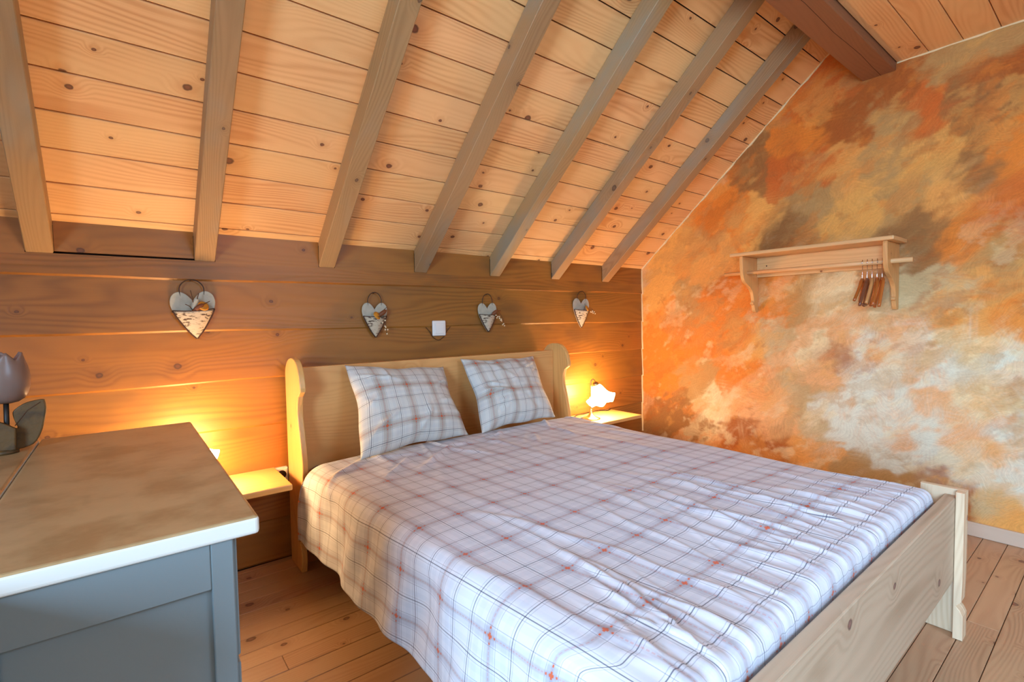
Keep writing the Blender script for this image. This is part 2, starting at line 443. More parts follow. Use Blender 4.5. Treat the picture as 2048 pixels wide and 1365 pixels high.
# ------------------------------------------------------------------ log wall behind the bed
wall_back = structure(box('wall_back', XL - 0.1, W + 0.1, D + 0.03, D + 0.13, -0.05, 1.50, M_darkgap), 'honey coloured horizontal log wall')
seams = [0.0, 0.180, 0.393, 0.603, 0.806, 1.0135, 1.222]
TH = math.atan(0.854); CT, ST = math.cos(TH), math.sin(TH)
Z0 = 1.412
R0, RS, RW, RH = -0.244, 0.4835, 0.072, 0.084
def log_mesh(length, h, lip, seed):
    """hewn log: face slightly uneven, lower edge chamfered so the underside shows"""
    bm = bmesh.new(); n = 48; r = random.Random(seed)
    ph = [r.uniform(0, 6.28) for _ in range(4)]
    rows = []
    for k in range(n + 1):
        x = length * k / n
        w = 0.0018 * math.sin(x * 2.3 + ph[0]) + 0.0012 * math.sin(x * 5.1 + ph[1])
        e = 0.0020 * math.sin(x * 3.7 + ph[2]) + 0.0012 * math.sin(x * 9.0 + ph[3])
        prof = [(0.05, 0.0), (0.0015, 0.0 + e), (-lip + w, 0.009 + e), (-lip * 0.4 + w, h * 0.5), (0.0, h + 0.004), (0.05, h + 0.004)]
        rows.append([bm.verts.new((x, a, b)) for a, b in prof])
    for k in range(n):
        for j in range(5): bm.faces.new((rows[k][j], rows[k + 1][j], rows[k + 1][j + 1], rows[k][j + 1]))
    bm.faces.new(rows[0]); bm.faces.new(rows[-1][::-1])
    return mesh_from_bm(bm, 'log_beam')
for k in range(6):
    h = seams[k + 1] - seams[k]
    new_obj('log_beam', log_mesh(W - XL, h, 0.006, 40 + k), M_log, wall_back, loc=(XL, D - 0.001, seams[k]), smooth=False)
# top log, rising between the rafters except in the first bay, where a separate block leaves a dark gap
new_obj('log_beam', log_mesh(W - XL, 1.298 - seams[6], 0.006, 46), M_log, wall_back, loc=(XL, D - 0.001, seams[6]))
for b in range(-4, 7):
    xa = R0 + RS * b + RW if b > -4 else XL
    xb = min(R0 + RS * (b + 1), W)
    if xb <= XL: continue
    xa = max(xa, XL)
    if xb - xa < 0.01: continue
    gap = 0.0115 if b == 0 else 0.0
    bm = bmesh.new(); bm_box(bm, 0.001, xb - xa - 0.001, -0.001, 0.05, gap - (0.002 if not gap else 0.0), 0.13)
    new_obj('blocking_board', mesh_from_bm(bm, 'blocking_board'), M_log, wall_back, loc=(xa, D - 0.0005, 1.298))

# ------------------------------------------------------------------ sloping and flat ceiling
ceiling = structure(box('ceiling', XL - 0.05, W + 0.02, -0.02, 2.05, -0.07, -0.024, M_darkgap, rot=(PI - TH, 0, 0), loc=(0, D, Z0)), 'knotty pine board ceiling with exposed rafters')
LS = 1.90
edges = [-0.02, 0.035] + [0.035 + 0.1298 * k for k in range(1, 15)]
for a, b in zip(edges[:-1], edges[1:]):
    cuts = [XL] + sorted(R0 + RS * c + RW / 2 for c in random.sample(range(-2, 7), 1)) + [W]
    for xa, xb in zip(cuts[:-1], cuts[1:]):
        box('ceiling_plank', 0.0006, xb - xa - 0.0006, 0.0023, b - a - 0.0023, -0.020, -random.uniform(0, 0.001), M_plank, ceiling,
            bev=0.0012, loc=(xa, a, 0))
for k in range(-3, 7):
    x = R0 + RS * k
    bm = bmesh.new()
    t = math.tan(TH)
    lo = [(0.0015, -0.001), (0.0015, RH)]
    pts = [(0.0, 0.0), (-RH * t, RH), (1.86, RH), (1.86, 0.0)]
    pts = [(s + 0.002, z) for s, z in pts]
    bm_prism(bm, pts, 0.0, RW, 'YZ', bev=0.0025)
    new_obj('rafter', mesh_from_bm(bm, 'rafter'), M_rafter, ceiling, loc=(x, 0, 0.0005))
flat = structure(box('ceiling_flat', XL - 0.05, W + 0.02, -0.93, 0.93, 2.334, 2.40, M_darkgap), 'flat pine board ceiling beyond the purlin beam')
flat.name = 'ceiling_2'
yb = 0.7800
while yb > -0.80:
    box('ceiling_plank', 0.0, W - XL, -0.1255 + 0.0018, -0.0018, 0.0, 0.020, M_plank, flat, bev=0.0012, loc=(XL, yb, 2.308))
    yb -= 0.1255
bm = bmesh.new(); bm_box(bm, 0, W - XL, 0, 0.146, 0, 0.36, 0.004)
beam = structure(new_obj('trim_1', mesh_from_bm(bm, 'purlin_beam'), M_beam, None, loc=(XL, 0.782, 2.270)), 'thick brown purlin beam where slope meets flat ceiling')
tube('drying_crack', [(2.3 + k * 0.16, 0.060 + 0.004 * math.sin(k * 1.7), 0.0004) for k in range(17)], 0.0011, M_darkgap, beam, n=5)
# opposite slope, seen only by the light; it carries the roof window
bm = bmesh.new()
def slope_quad(xa, xb, sa, sb):
    for z in (0.0,):
        pass
    bm_box(bm, xa, xb, sa, sb, -0.05, 0.0)
sw0, sw1, xw0, xw1 = 0.62, 1.40, 0.68, 1.82
slope_quad(XL, xw0, 0.0, 2.05); slope_quad(xw1, W, 0.0, 2.05); slope_quad(xw0, xw1, 0.0, sw0); slope_quad(xw0, xw1, sw1, 2.05)
opp = structure(new_obj('ceiling_3', mesh_from_bm(bm, 'ceiling_3'), M_plank, None, loc=(0, YF, Z0), rot=(TH, 0, 0)), 'opposite sloping pine ceiling')
# normal of this slope points up in local +z, so the light comes through the opening from above
bm = bmesh.new()
for a in ((xw0, xw0 + 0.05, sw0, sw1), (xw1 - 0.05, xw1, sw0, sw1), (xw0 + 0.05, xw1 - 0.05, sw0, sw0 + 0.05), (xw0 + 0.05, xw1 - 0.05, sw1 - 0.05, sw1)):
    bm_box(bm, a[0], a[1], a[2], a[3], -0.04, 0.03)
win2 = structure(new_obj('window_2', mesh_from_bm(bm, 'window_2'), M_pine, None, loc=(0, YF, Z0), rot=(TH, 0, 0)), 'roof window in the opposite slope')
box('pane', xw0 + 0.05, xw1 - 0.05, sw0 + 0.05, sw1 - 0.05, 0.0, 0.004, M_pane, win2)

# ------------------------------------------------------------------ painted gable wall
PAL = {'D': (166, 92, 36), 'R': (200, 104, 40), 'O': (222, 130, 46), 'K': (182, 142, 84), 'B': (150, 104, 56), 'L': (224, 158, 80),
       'Y': (226, 166, 84), 'P': (226, 170, 112), 'C': (228, 212, 164), 'G': (196, 172, 124), 'M': (172, 132, 104), 'W': (216, 220, 198)}  # pale tints low on the wall: real paint with daylight mixed into the colour
BLOBS = [(0.77, 2.24, 'D'), (1.1, 2.32, 'R'), (0.49, 2.22, 'K'), (0.37, 2.09, 'D'), (1.18, 2.12, 'O'), (0.98, 2.12, 'D'), (0.8, 1.98, 'K'), (0.63, 1.98, 'R'), (0.43, 1.94, 'B'), (1.46, 1.97, 'B'), (1.23, 1.91, 'R'), (0.98, 1.82, 'L'), (0.84, 1.82, 'K'), (0.66, 1.77, 'Y'), (0.46, 1.72, 'B'), (0.35, 1.76, 'O'), (1.68, 1.74, 'O'), (1.45, 1.67, 'Y'), (1.23, 1.66, 'K'), (0.97, 1.61, 'Y'), (0.76, 1.62, 'K'), (0.56, 1.54, 'L'), (0.39, 1.51, 'R'), (2.05, 1.52, 'Y'), (1.85, 1.43, 'L'), (1.34, 1.59, 'B'), (0.65, 1.43, 'B'), (0.47, 1.38, 'O'), (0.36, 1.3, 'K'), (2.17, 1.18, 'Y'), (2.05, 1.03, 'O'), (1.85, 1.16, 'K'), (1.71, 1.09, 'O'), (1.39, 1.14, 'O'), (1.22, 1.14, 'K'), (1.09, 1.13, 'C'), (0.97, 0.96, 'P'), (0.88, 1.1, 'C'), (0.65, 1.16, 'G'), (0.52, 1.06, 'L'), (0.38, 1.06, 'O'), (1.97, 0.82, 'O'), (1.67, 0.86, 'O'), (1.57, 0.83, 'Y'), (1.39, 0.9, 'G'), (1.16, 0.91, 'C'), (0.99, 0.85, 'M'), (0.87, 0.89, 'W'), (0.75, 0.91, 'P'), (0.63, 0.87, 'W'), (0.45, 0.92, 'C'), (0.35, 0.83, 'W'), (2.17, 0.59, 'O'), (1.85, 0.61, 'K'), (1.61, 0.64, 'O'), (1.33, 0.54, 'P'), (1.19, 0.58, 'G'), (1.08, 0.68, 'P'), (0.92, 0.7, 'W'), (0.76, 0.71, 'W'), (0.62, 0.67, 'P'), (0.55, 0.78, 'W'), (0.38, 0.7, 'C'), (2.01, 0.31, 'B'), (1.71, 0.43, 'C'), (1.51, 0.45, 'P'), (1.33, 0.42, 'P'), (1.21, 0.46, 'G'), (1.01, 0.46, 'W'), (0.87, 0.51, 'W'), (0.76, 0.48, 'P'), (0.64, 0.55, 'W'), (0.46, 0.59, 'P'), (0.34, 0.54, 'W'), (2.09, 0.15, 'B'), (1.51, 0.23, 'D'), (1.21, 0.26, 'L'), (0.96, 0.36, 'W'), (0.78, 0.34, 'W'), (0.58, 0.38, 'W'), (0.44, 0.43, 'P'), (1.35, 0.17, 'D'), (0.96, 0.22, 'K'), (0.73, 0.22, 'K'), (0.63, 0.25, 'M'), (0.45, 0.29, 'W'), (0.35, 0.29, 'W'), (0.4, 0.19, 'G'), (0.54, 0.15, 'D'), (0.32, 0.12, 'L')]
def build_paint_wall():
    st = 0.0075
    ya, yz = -0.45, D + 0.03
    ny, nz = int((yz - ya) / st) + 1, int(2.60 / st) + 1
    yy = np.linspace(ya, yz, ny); zz = np.linspace(0.0, 2.60, nz)
    lin = {k: np.array(srgb(*c)[:3]) for k, c in PAL.items()}
    bp = np.array([(b[0], b[1]) for b in BLOBS]); bc = np.array([lin[b[2]] for b in BLOBS])
    keys = np.array([b[2] for b in BLOBS])
    YY, ZZ = np.meshgrid(yy, zz)
    # base: patches with ragged edges (the lookup is warped by fractal noise)
    def vnoise(freq, seed):
        g = np.random.default_rng(seed).random((64, 64))
        u, v = ((3.0 - YY) * 0.83 + ZZ * 0.56) * freq * 0.62, ((3.0 - YY) * -0.56 + ZZ * 0.83 + 4.0) * freq * 1.15
        i, j = np.floor(u).astype(int), np.floor(v).astype(int); fu, fv = u - i, v - j
        fu, fv = fu * fu * (3 - 2 * fu), fv * fv * (3 - 2 * fv)
        G = lambda a, b: g[a % 64, b % 64]
        return (G(i, j) * (1 - fu) * (1 - fv) + G(i + 1, j) * fu * (1 - fv) + G(i, j + 1) * (1 - fu) * fv + G(i + 1, j + 1) * fu * fv) - 0.5
    def fbm(freq, seed, octv=5):
        return sum(vnoise(freq * 2 ** o, seed + o) * 0.68 ** o for o in range(octv))
    wy, wz = 0.17 * fbm(4.0, 100), 0.17 * fbm(4.0, 200)
    wsum = np.zeros_like(YY); img = np.zeros(YY.shape + (3,))
    for (by, bz), c in zip(bp, bc):
        w = np.exp(-(((YY + wy - by) ** 2 + (ZZ + wz - bz) ** 2) / (2 * 0.040 ** 2))) + 1e-12
        wsum += w; img += w[..., None] * c
    img /= wsum[..., None]
    # thin washes of ochre, cream and brown, kept paler where daylight is mixed in
    for key, seed, lo, hi, amt in (('Y', 300, 0.10, 0.35, 0.45), ('D', 320, 0.14, 0.36, 0.45), ('C', 340, 0.12, 0.36, 0.50), ('K', 360, 0.12, 0.34, 0.45), ('O', 380, 0.14, 0.36, 0.40)):
        a = smoothstep(lo, hi, fbm(7.0, seed)) * amt
        if key == 'C': a = a * smoothstep(1.9, 0.9, ZZ)
        if key in 'DO': a = a * smoothstep(0.3, 1.0, ZZ + np.abs(YY - 0.7) * 0.6)
        img += a[..., None] * (lin[key] - img)
    # dry-brush strokes dragging one patch's paint over its neighbours
    for k in range(3600):
        cy, cz = rng.uniform(ya, yz), rng.uniform(0, 2.6)
        d = np.hypot(bp[:, 0] - cy + rng.normal(0, 0.06), bp[:, 1] - cz + rng.normal(0, 0.06))
        c = bc[int(np.argmin(d))] * (1 + rng.normal(0, 0.05))
        L, wd = rng.uniform(0.03, 0.10), rng.uniform(0.012, 0.040)
        ang = rng.normal(0.6, 0.5) if cz > 1.0 else rng.normal(1.2, 0.8)
        ca, sa = math.cos(ang), math.sin(ang)
        R = L + wd
        i0, i1 = np.searchsorted(yy, (cy - R, cy + R)); k0, k1 = np.searchsorted(zz, (cz - R, cz + R))
        if i1 - i0 < 2 or k1 - k0 < 2: continue
        sy = YY[k0:k1, i0:i1] - cy; sz = ZZ[k0:k1, i0:i1] - cz
        p = -sy * ca + sz * sa; q = sy * sa + sz * ca
        a = np.exp(-(p / L) ** 2 * 1.6) * np.exp(-(q / wd) ** 2) * rng.uniform(0.1, 0.42)
        a *= 0.6 + 0.4 * np.sin(q * rng.uniform(250, 420) + rng.uniform(0, 6))
        img[k0:k1, i0:i1] += a[..., None] * (c - img[k0:k1, i0:i1])
    img = np.clip(img, 0.01, 0.95)
    # plaster relief
    rel = 0.0022 * np.sin(YY * 6.1 + 1.3 * np.sin(ZZ * 4.0)) + 0.0015 * np.sin(ZZ * 9.0 + YY * 5.0)
    co = np.stack([-np.abs(rel), YY, ZZ], -1).reshape(-1, 3)
    idx = np.arange(ny * nz).reshape(nz, ny)
    f = np.stack([idx[:-1, :-1], idx[1:, :-1], idx[1:, 1:], idx[:-1, 1:]], -1).reshape(-1, 4)
    me = bpy.data.meshes.new('wall_right')
    me.from_pydata(co.tolist(), [], f.tolist())
    at = me.color_attributes.new('paint', 'FLOAT_COLOR', 'POINT')
    buf = np.ones((ny * nz, 4), np.float32); buf[:, :3] = img.reshape(-1, 3)
    at.data.foreach_set('color', buf.ravel())
    me.polygons.foreach_set('use_smooth', np.ones(len(f), bool))
    me.materials.append(M_paint)
    return me
wall_right = structure(new_obj('wall_right', build_paint_wall(), None, None, loc=(W, 0, 0)), 'gable wall sponge painted in orange, ochre and cream')
box('wall_body', 0.004, 0.12, YF, D + 0.1, 0.0, 2.72, M_ext, wall_right)
# bare plaster edges along the slope and in the corner against the log ends
n = 60
pts_lo, pts_hi = [], []
for k in range(n + 1):
    s = 1.80 * k / n
    wdt = 0.007 + 0.003 * math.sin(k * 0.9) + 0.002 * math.sin(k * 2.3)
    y, z = D - s * CT, Z0 + s * ST
    pts_hi.append((y + 0.004, z + 0.004)); pts_lo.append((y - wdt * ST, z - wdt * CT))
bm = bmesh.new()
bm_prism(bm, pts_hi + pts_lo[::-1], -0.006, 0.004, 'YZ')
new_obj('plaster_edge', mesh_from_bm(bm, 'plaster_edge'), M_plaster, wall_right)
bm = bmesh.new()
edge = []
for k in range(1, 7):
    z0_, z1_ = seams[k] if k < 7 else 0, (seams[k + 1] if k < 6 else 1.405)
    for q in range(6):
        z = z0_ + (z1_ - z0_) * (q + (0.02 if q == 0 else 0)) / 5.0001
        edge.append((D - 0.016 + 0.009 * q / 5 + 0.002 * math.sin(q * 2.1 + k), z))
bm_prism(bm, [(D + 0.005, edge[0][1])] + edge + [(D + 0.005, edge[-1][1])], -0.006, 0.004, 'YZ')
new_obj('plaster_edge', mesh_from_bm(bm, 'plaster_edge'), M_plaster, wall_right)
bm = bmesh.new()
bm_prism(bm, [(0.778 - 0.05 * k, 2.309) for k in range(24)] + [(0.778 - 0.05 * k, 2.301 + 0.002 * math.sin(k * 1.9)) for k in range(23, -1, -1)], -0.005, 0.004, 'YZ')
new_obj('plaster_edge', mesh_from_bm(bm, 'plaster_edge'), M_plaster, wall_right)
bb = structure(box('baseboard_right', -0.014, -0.0005, YF, D - 0.03, 0.0005, 0.066, M_footpine, None, bev=0.002, loc=(W - 0.003, 0, 0)), 'pale pine skirting board below the painted wall')
bb.data.materials[0] = wood('pale_skirting', (206, 186, 164), (176, 150, 126), axis='Y', grain=30, contrast=0.4, knots=0.25)

# ------------------------------------------------------------------ walls behind the camera
bm = bmesh.new()
wy0, wy1, wz0, wz1 = -1.27, 0.03, 0.56, 1.88
for a in ((YF, wy0, 0, 2.72), (wy1, D, 0, 2.72), (wy0, wy1, 0, wz0), (wy0, wy1, wz1, 2.72)):
    bm_box(bm, -0.12, 0.0, a[0], a[1], a[2], a[3])
wall_left = structure(new_obj('wall_left', mesh_from_bm(bm, 'wall_left'), M_ext, None, loc=(XL, 0, 0)), 'plain plaster gable wall with a window')
bm = bmesh.new()
for a in ((wy0, wy0 + 0.06, wz0, wz1), (wy1 - 0.06, wy1, wz0, wz1), (wy0 + 0.06, wy1 - 0.06, wz0, wz0 + 0.06), (wy0 + 0.06, wy1 - 0.06, wz1 - 0.06, wz1), ((wy0 + wy1) / 2 - 0.03, (wy0 + wy1) / 2 + 0.03, wz0 + 0.06, wz1 - 0.06)):
    bm_box(bm, -0.09, -0.03, a[0], a[1], a[2], a[3])
win1 = structure(new_obj('window_1', mesh_from_bm(bm, 'window_1'), M_pine, None, loc=(XL, 0, 0)), 'two-light pine window in the left gable wall')
for a in ((wy0 + 0.06, (wy0 + wy1) / 2 - 0.03), ((wy0 + wy1) / 2 + 0.03, wy1 - 0.06)):
    box('pane', -0.062, -0.058, a[0], a[1], wz0 + 0.06, wz1 - 0.06, M_pane, win1)
wall_front = structure(box('wall_front', XL - 0.1, W + 0.1, YF - 0.12, YF, 0, 1.5, M_log), 'low log wall at the opposite eaves')

# ------------------------------------------------------------------ bed
bed = thing('bed', 'pale pine double bed with curved posts and a plank footboard', 'bed')
XI, XO = 0.577, 0.553
XRI, XRO = 2.062, 2.087
head_prof = spline2([(2.300, 0.800), (2.296, 0.845), (2.262, 0.884), (2.205, 0.900), (2.140, 0.890), (2.098, 0.848), (2.078, 0.790), (2.080, 0.766)], 5)
head_prof += spline2([(2.112, 0.745), (2.126, 0.700), (2.122, 0.650), (2.100, 0.575), (2.080, 0.480), (2.086, 0.410), (2.112, 0.320), (2.122, 0.230), (2.130, 0.170), (2.160, 0.125)], 5)
head_prof += spline2([(2.144, 0.110), (2.132, 0.080), (2.132, 0.040), (2.142, 0.0005)], 4)
head_prof += [(2.296, 0.0005)]
for a, b in ((XO, XI), (XRI, XRO)):
    prism('bed_post', head_prof, a, b, 'YZ', M_pineZ, bed, bev=0.004, seg=2)
box('headboard', XI + 0.0005, XRI - 0.0005, 2.205, 2.232, 0.22, 0.857, M_pine, bed, bev=0.004, seg=2)
foot_prof = [(0.322, 0.478), (0.322, 0.20), (0.324, 0.125), (0.336, 0.108), (0.326, 0.096), (0.319, 0.080), (0.319, 0.0005), (0.440, 0.0005), (0.448, 0.10), (0.440, 0.478)]
for sgn, xa in ((1, XRI), (-1, XI)):
    inner0, inner1 = (xa + 0.036, xa + 0.060) if sgn > 0 else (xa - 0.060, xa - 0.036)
    p = prism('bed_post', foot_prof, inner0, inner1, 'YZ', M_footpineZ, bed, bev=0.002)
    strip = [(y, z) for y, z in foot_prof[:7]] + [(0.3435, 0.0005), (0.3435, 0.478)]
    a, b = (xa, xa + 0.0355) if sgn > 0 else (xa - 0.0355, xa)
    prism('post_facing', strip, a, b, 'YZ', M_footpineZ, p, bev=0.0015)
box('footboard', XI - 0.035, XRI + 0.035, 0.3445, 0.376, 0.185, 0.458, M_footpine, bed, bev=0.003, seg=2)
for a, b in ((XI + 0.002, XI + 0.026), (XRI - 0.026, XRI - 0.002)):
    box('side_rail', a, b, 0.3765, 2.204, 0.20, 0.33, M_pineY, bed, bev=0.002)
for k in range(11):
    y = 0.47 + k * 0.165
    box('slat', XI + 0.027, XRI - 0.027, y, y + 0.07, 0.245, 0.262, M_pine, bed)

mat = thing('mattress', 'mattress in a mauve fitted sheet against the headboard', 'mattress', (0, 0, 0.263))
bm = bmesh.new(); bm_box(bm, XI + 0.030, XRI - 0.030, 0.395, 2.198, 0.0, 0.172, 0.035, 4)
new_obj('fitted_sheet', mesh_from_bm(bm, 'fitted_sheet'), M_sheet, mat, smooth=True)

# duvet
def build_duvet():
    # cross-section from the left hem over the bed to the right edge
    pts = [(0.536, 0.188)]
    for t in np.linspace(0, 1, 12)[1:]: pts.append((0.536 + 0.020 * t, 0.188 + 0.232 * t))
    r = 0.066
    for t in np.linspace(0, 1, 12)[1:]:
        a = PI - t * PI / 2
        pts.append((0.556 + r + r * math.cos(a), 0.420 + r * math.sin(a)))
    top = 0.486
    for t in np.linspace(0, 1, 60)[1:]: pts.append((0.622 + (1.975 - 0.622) * t, top + 0.010 * math.sin(PI * t)))
    r2 = 0.066
    for t in np.linspace(0, 1, 12)[1:]:
        a = PI / 2 - t * PI / 2
        pts.append((1.975 + r2 * math.cos(a), top - r2 + r2 * math.sin(a)))
    pts.append((2.043, 0.375))
    pts = np.array(pts); seg = np.hypot(*np.diff(pts, axis=0).T); arc = np.r_[0, np.cumsum(seg)]
    na = 330; A = np.linspace(0, arc[-1], na)
    PX = np.interp(A, arc, pts[:, 0]); PZ = np.interp(A, arc, pts[:, 1])
    tx, tz = np.gradient(PX), np.gradient(PZ); ln = np.hypot(tx, tz); NX, NZ = -tz / ln, tx / ln
    a_ref = np.interp(0.739, PX[PZ > 0.47], A[PZ > 0.47])
    # lengthwise: foot end tucks down behind the footboard, head end rolls to the mattress
    lv = [(0.392, 0.0)]
    vv = np.concatenate([np.linspace(-0.10, 0.0, 9)[:-1], np.linspace(0.0, 0.05, 14)[:-1], np.linspace(0.05, 1.632, 250), np.linspace(1.632, 1.70, 8)[1:]])
    yv = np.where(vv < 0, 0.388, np.where(vv > 1.62, 2.013, 0.388 + vv))
    AA, VV = np.meshgrid(A, vv)
    Y = 0.388 + np.clip(VV, 0, 1.637)
    drop = np.where(VV < 0, VV, 0.0) * 0.9
    rf = 0.030
    tf = np.clip((rf - VV) / rf, 0, 1); drop -= rf * (1 - np.sqrt(np.clip(1 - tf * tf, 0, 1))) * (VV >= 0) + rf * (VV < 0)
    th = np.clip((VV - 1.597) / 0.04, 0, 1); drop -= 0.040 * (1 - np.sqrt(np.clip(1 - th * th, 0, 1)))
    drop -= np.clip(VV - 1.637, 0, 1) * 0.25
    U = AA - a_ref + 0.739                       # cloth coordinate that equals x on the flat top
    topm = smoothstep(0.57, 0.68, U) * smoothstep(2.10, 1.98, U)
    disp = np.zeros_like(AA)
    R = np.random.default_rng(5)
    # creases running in from the gathered foot end
    for k in range(95):
        u0 = R.uniform(0.66, 2.0); y1 = 0.40 + R.uniform(0.12, 0.75) * (0.6 + 0.6 * (R.random() < 0.4)); wdt = R.uniform(0.006, 0.020); amp = R.uniform(0.0025, 0.0085)
        dr = R.normal(0.0, 0.10); cv = R.normal(0, 0.12); ph = R.uniform(0, 6)
        yy = Y - 0.40
        c = u0 + dr * yy + cv * yy * yy + 0.006 * np.sin(yy * 22 + ph)
        f = smoothstep(y1, y1 - 0.25, Y) * (0.35 + 0.65 * smoothstep(0.40, 0.52, Y))
        q = (U - c) / (wdt * (0.6 + 1.2 * yy))
        prof = np.where(q > 0, np.exp(-(q * 1.9) ** 2), np.exp(-(q * 0.8) ** 2))
        disp += amp * f * prof
    # tight gathers right at the footboard
    disp += 0.0018 * np.sin(U * 95 + 9 * np.sin(U * 13)) * smoothstep(0.60, 0.42, Y) * topm
    # long soft folds over the middle of the bed
    for k in range(16):
        u0, yc = R.uniform(0.7, 1.95), R.uniform(0.8, 1.7); L = R.uniform(0.12, 0.35); an = R.normal(1.55, 0.35); wdt = R.uniform(0.010, 0.03); amp = R.uniform(0.002, 0.005)
        p = (U - u0) * math.cos(an) + (Y - yc) * math.sin(an); q = -(U - u0) * math.sin(an) + (Y - yc) * math.cos(an)
        disp += amp * np.exp(-(p / L) ** 2) * np.exp(-(q / wdt) ** 2)
    # folds pinned under the pillows
    for k in range(26):
        u0, yc = R.uniform(0.62, 2.0), R.uniform(1.72, 2.0); L = R.uniform(0.05, 0.16); an = R.normal(1.2, 0.7); wdt = R.uniform(0.007, 0.018); amp = R.uniform(0.003, 0.009)
        p = (U - u0) * math.cos(an) + (Y - yc) * math.sin(an); q = -(U - u0) * math.sin(an) + (Y - yc) * math.cos(an)
        disp += amp * np.exp(-(p / L) ** 2) * np.exp(-(q / wdt) ** 2)
    disp += 0.004 * np.sin(U * 6.0 + Y * 3.0) * np.sin(Y * 5.2 + 1.0) * topm
    disp *= 1.0 - 0.7 * smoothstep(2.0, 2.08, U)
    # hanging side: vertical waves that widen towards the hem
    hang = smoothstep(0.66, 0.40, U)
    disp += hang * (0.012 * np.sin(Y * 9.5 + 0.6) + 0.006 * np.sin(Y * 21 + 1.0) + 0.004 * np.sin(Y * 37 + U * 20))
    disp += hang * 0.010 * smoothstep(1.55, 1.95, Y)
    X = np.interp(AA, A, PX) + np.interp(AA, A, NX) * disp
    Z = np.interp(AA, A, PZ) + np.interp(AA, A, NZ) * disp + drop * smoothstep(0.45, 0.66, U)
    X = np.clip(X, 0.50, 2.050)
    # hem rises slightly and irregularly
    Z += smoothstep(0.42, 0.28, U) * (0.008 * np.sin(Y * 5.0 + 1.5))
    # drooping head corner on the left
    Yh = Y + 0.035 * smoothstep(0.62, 0.45, U) * smoothstep(1.5, 2.0, Y)
    # the hanging side stops short of the foot post
    Yh = Yh + 0.072 * smoothstep(0.62, 0.56, U) * smoothstep(0.75, 0.39, Y)
    nv = len(vv)
    co = np.stack([X, Yh, Z], -1).reshape(-1, 3)
    idx = np.arange(na * nv).reshape(nv, na)
    f = np.stack([idx[:-1, :-1], idx[:-1, 1:], idx[1:, 1:], idx[1:, :-1]], -1).reshape(-1, 4)
    me = bpy.data.meshes.new('duvet'); me.from_pydata(co.tolist(), [], f.tolist())
    Yc = 0.388 + VV
    UVu = (U - 0.739 - 0.07 * (1.196 - Yc)) / PU; UVv = (Yc - 1.196) / PV
    uvl = me.uv_layers.new(name='UVMap')
    li = np.empty(len(me.loops), np.int32); me.loops.foreach_get('vertex_index', li)
    uv = np.stack([UVu.ravel()[li], UVv.ravel()[li]], -1).astype(np.float32)
    uvl.data.foreach_set('uv', uv.ravel())
    me.polygons.foreach_set('use_smooth', np.ones(len(f), bool))
    me.materials.append(M_plaid)
    return me
duvet = tag(new_obj('duvet', build_duvet()), 'white plaid duvet with orange crosses spread over the bed', 'duvet')
so = duvet.modifiers.new('thickness', 'SOLIDIFY'); so.thickness = 0.006; so.offset = -1.0

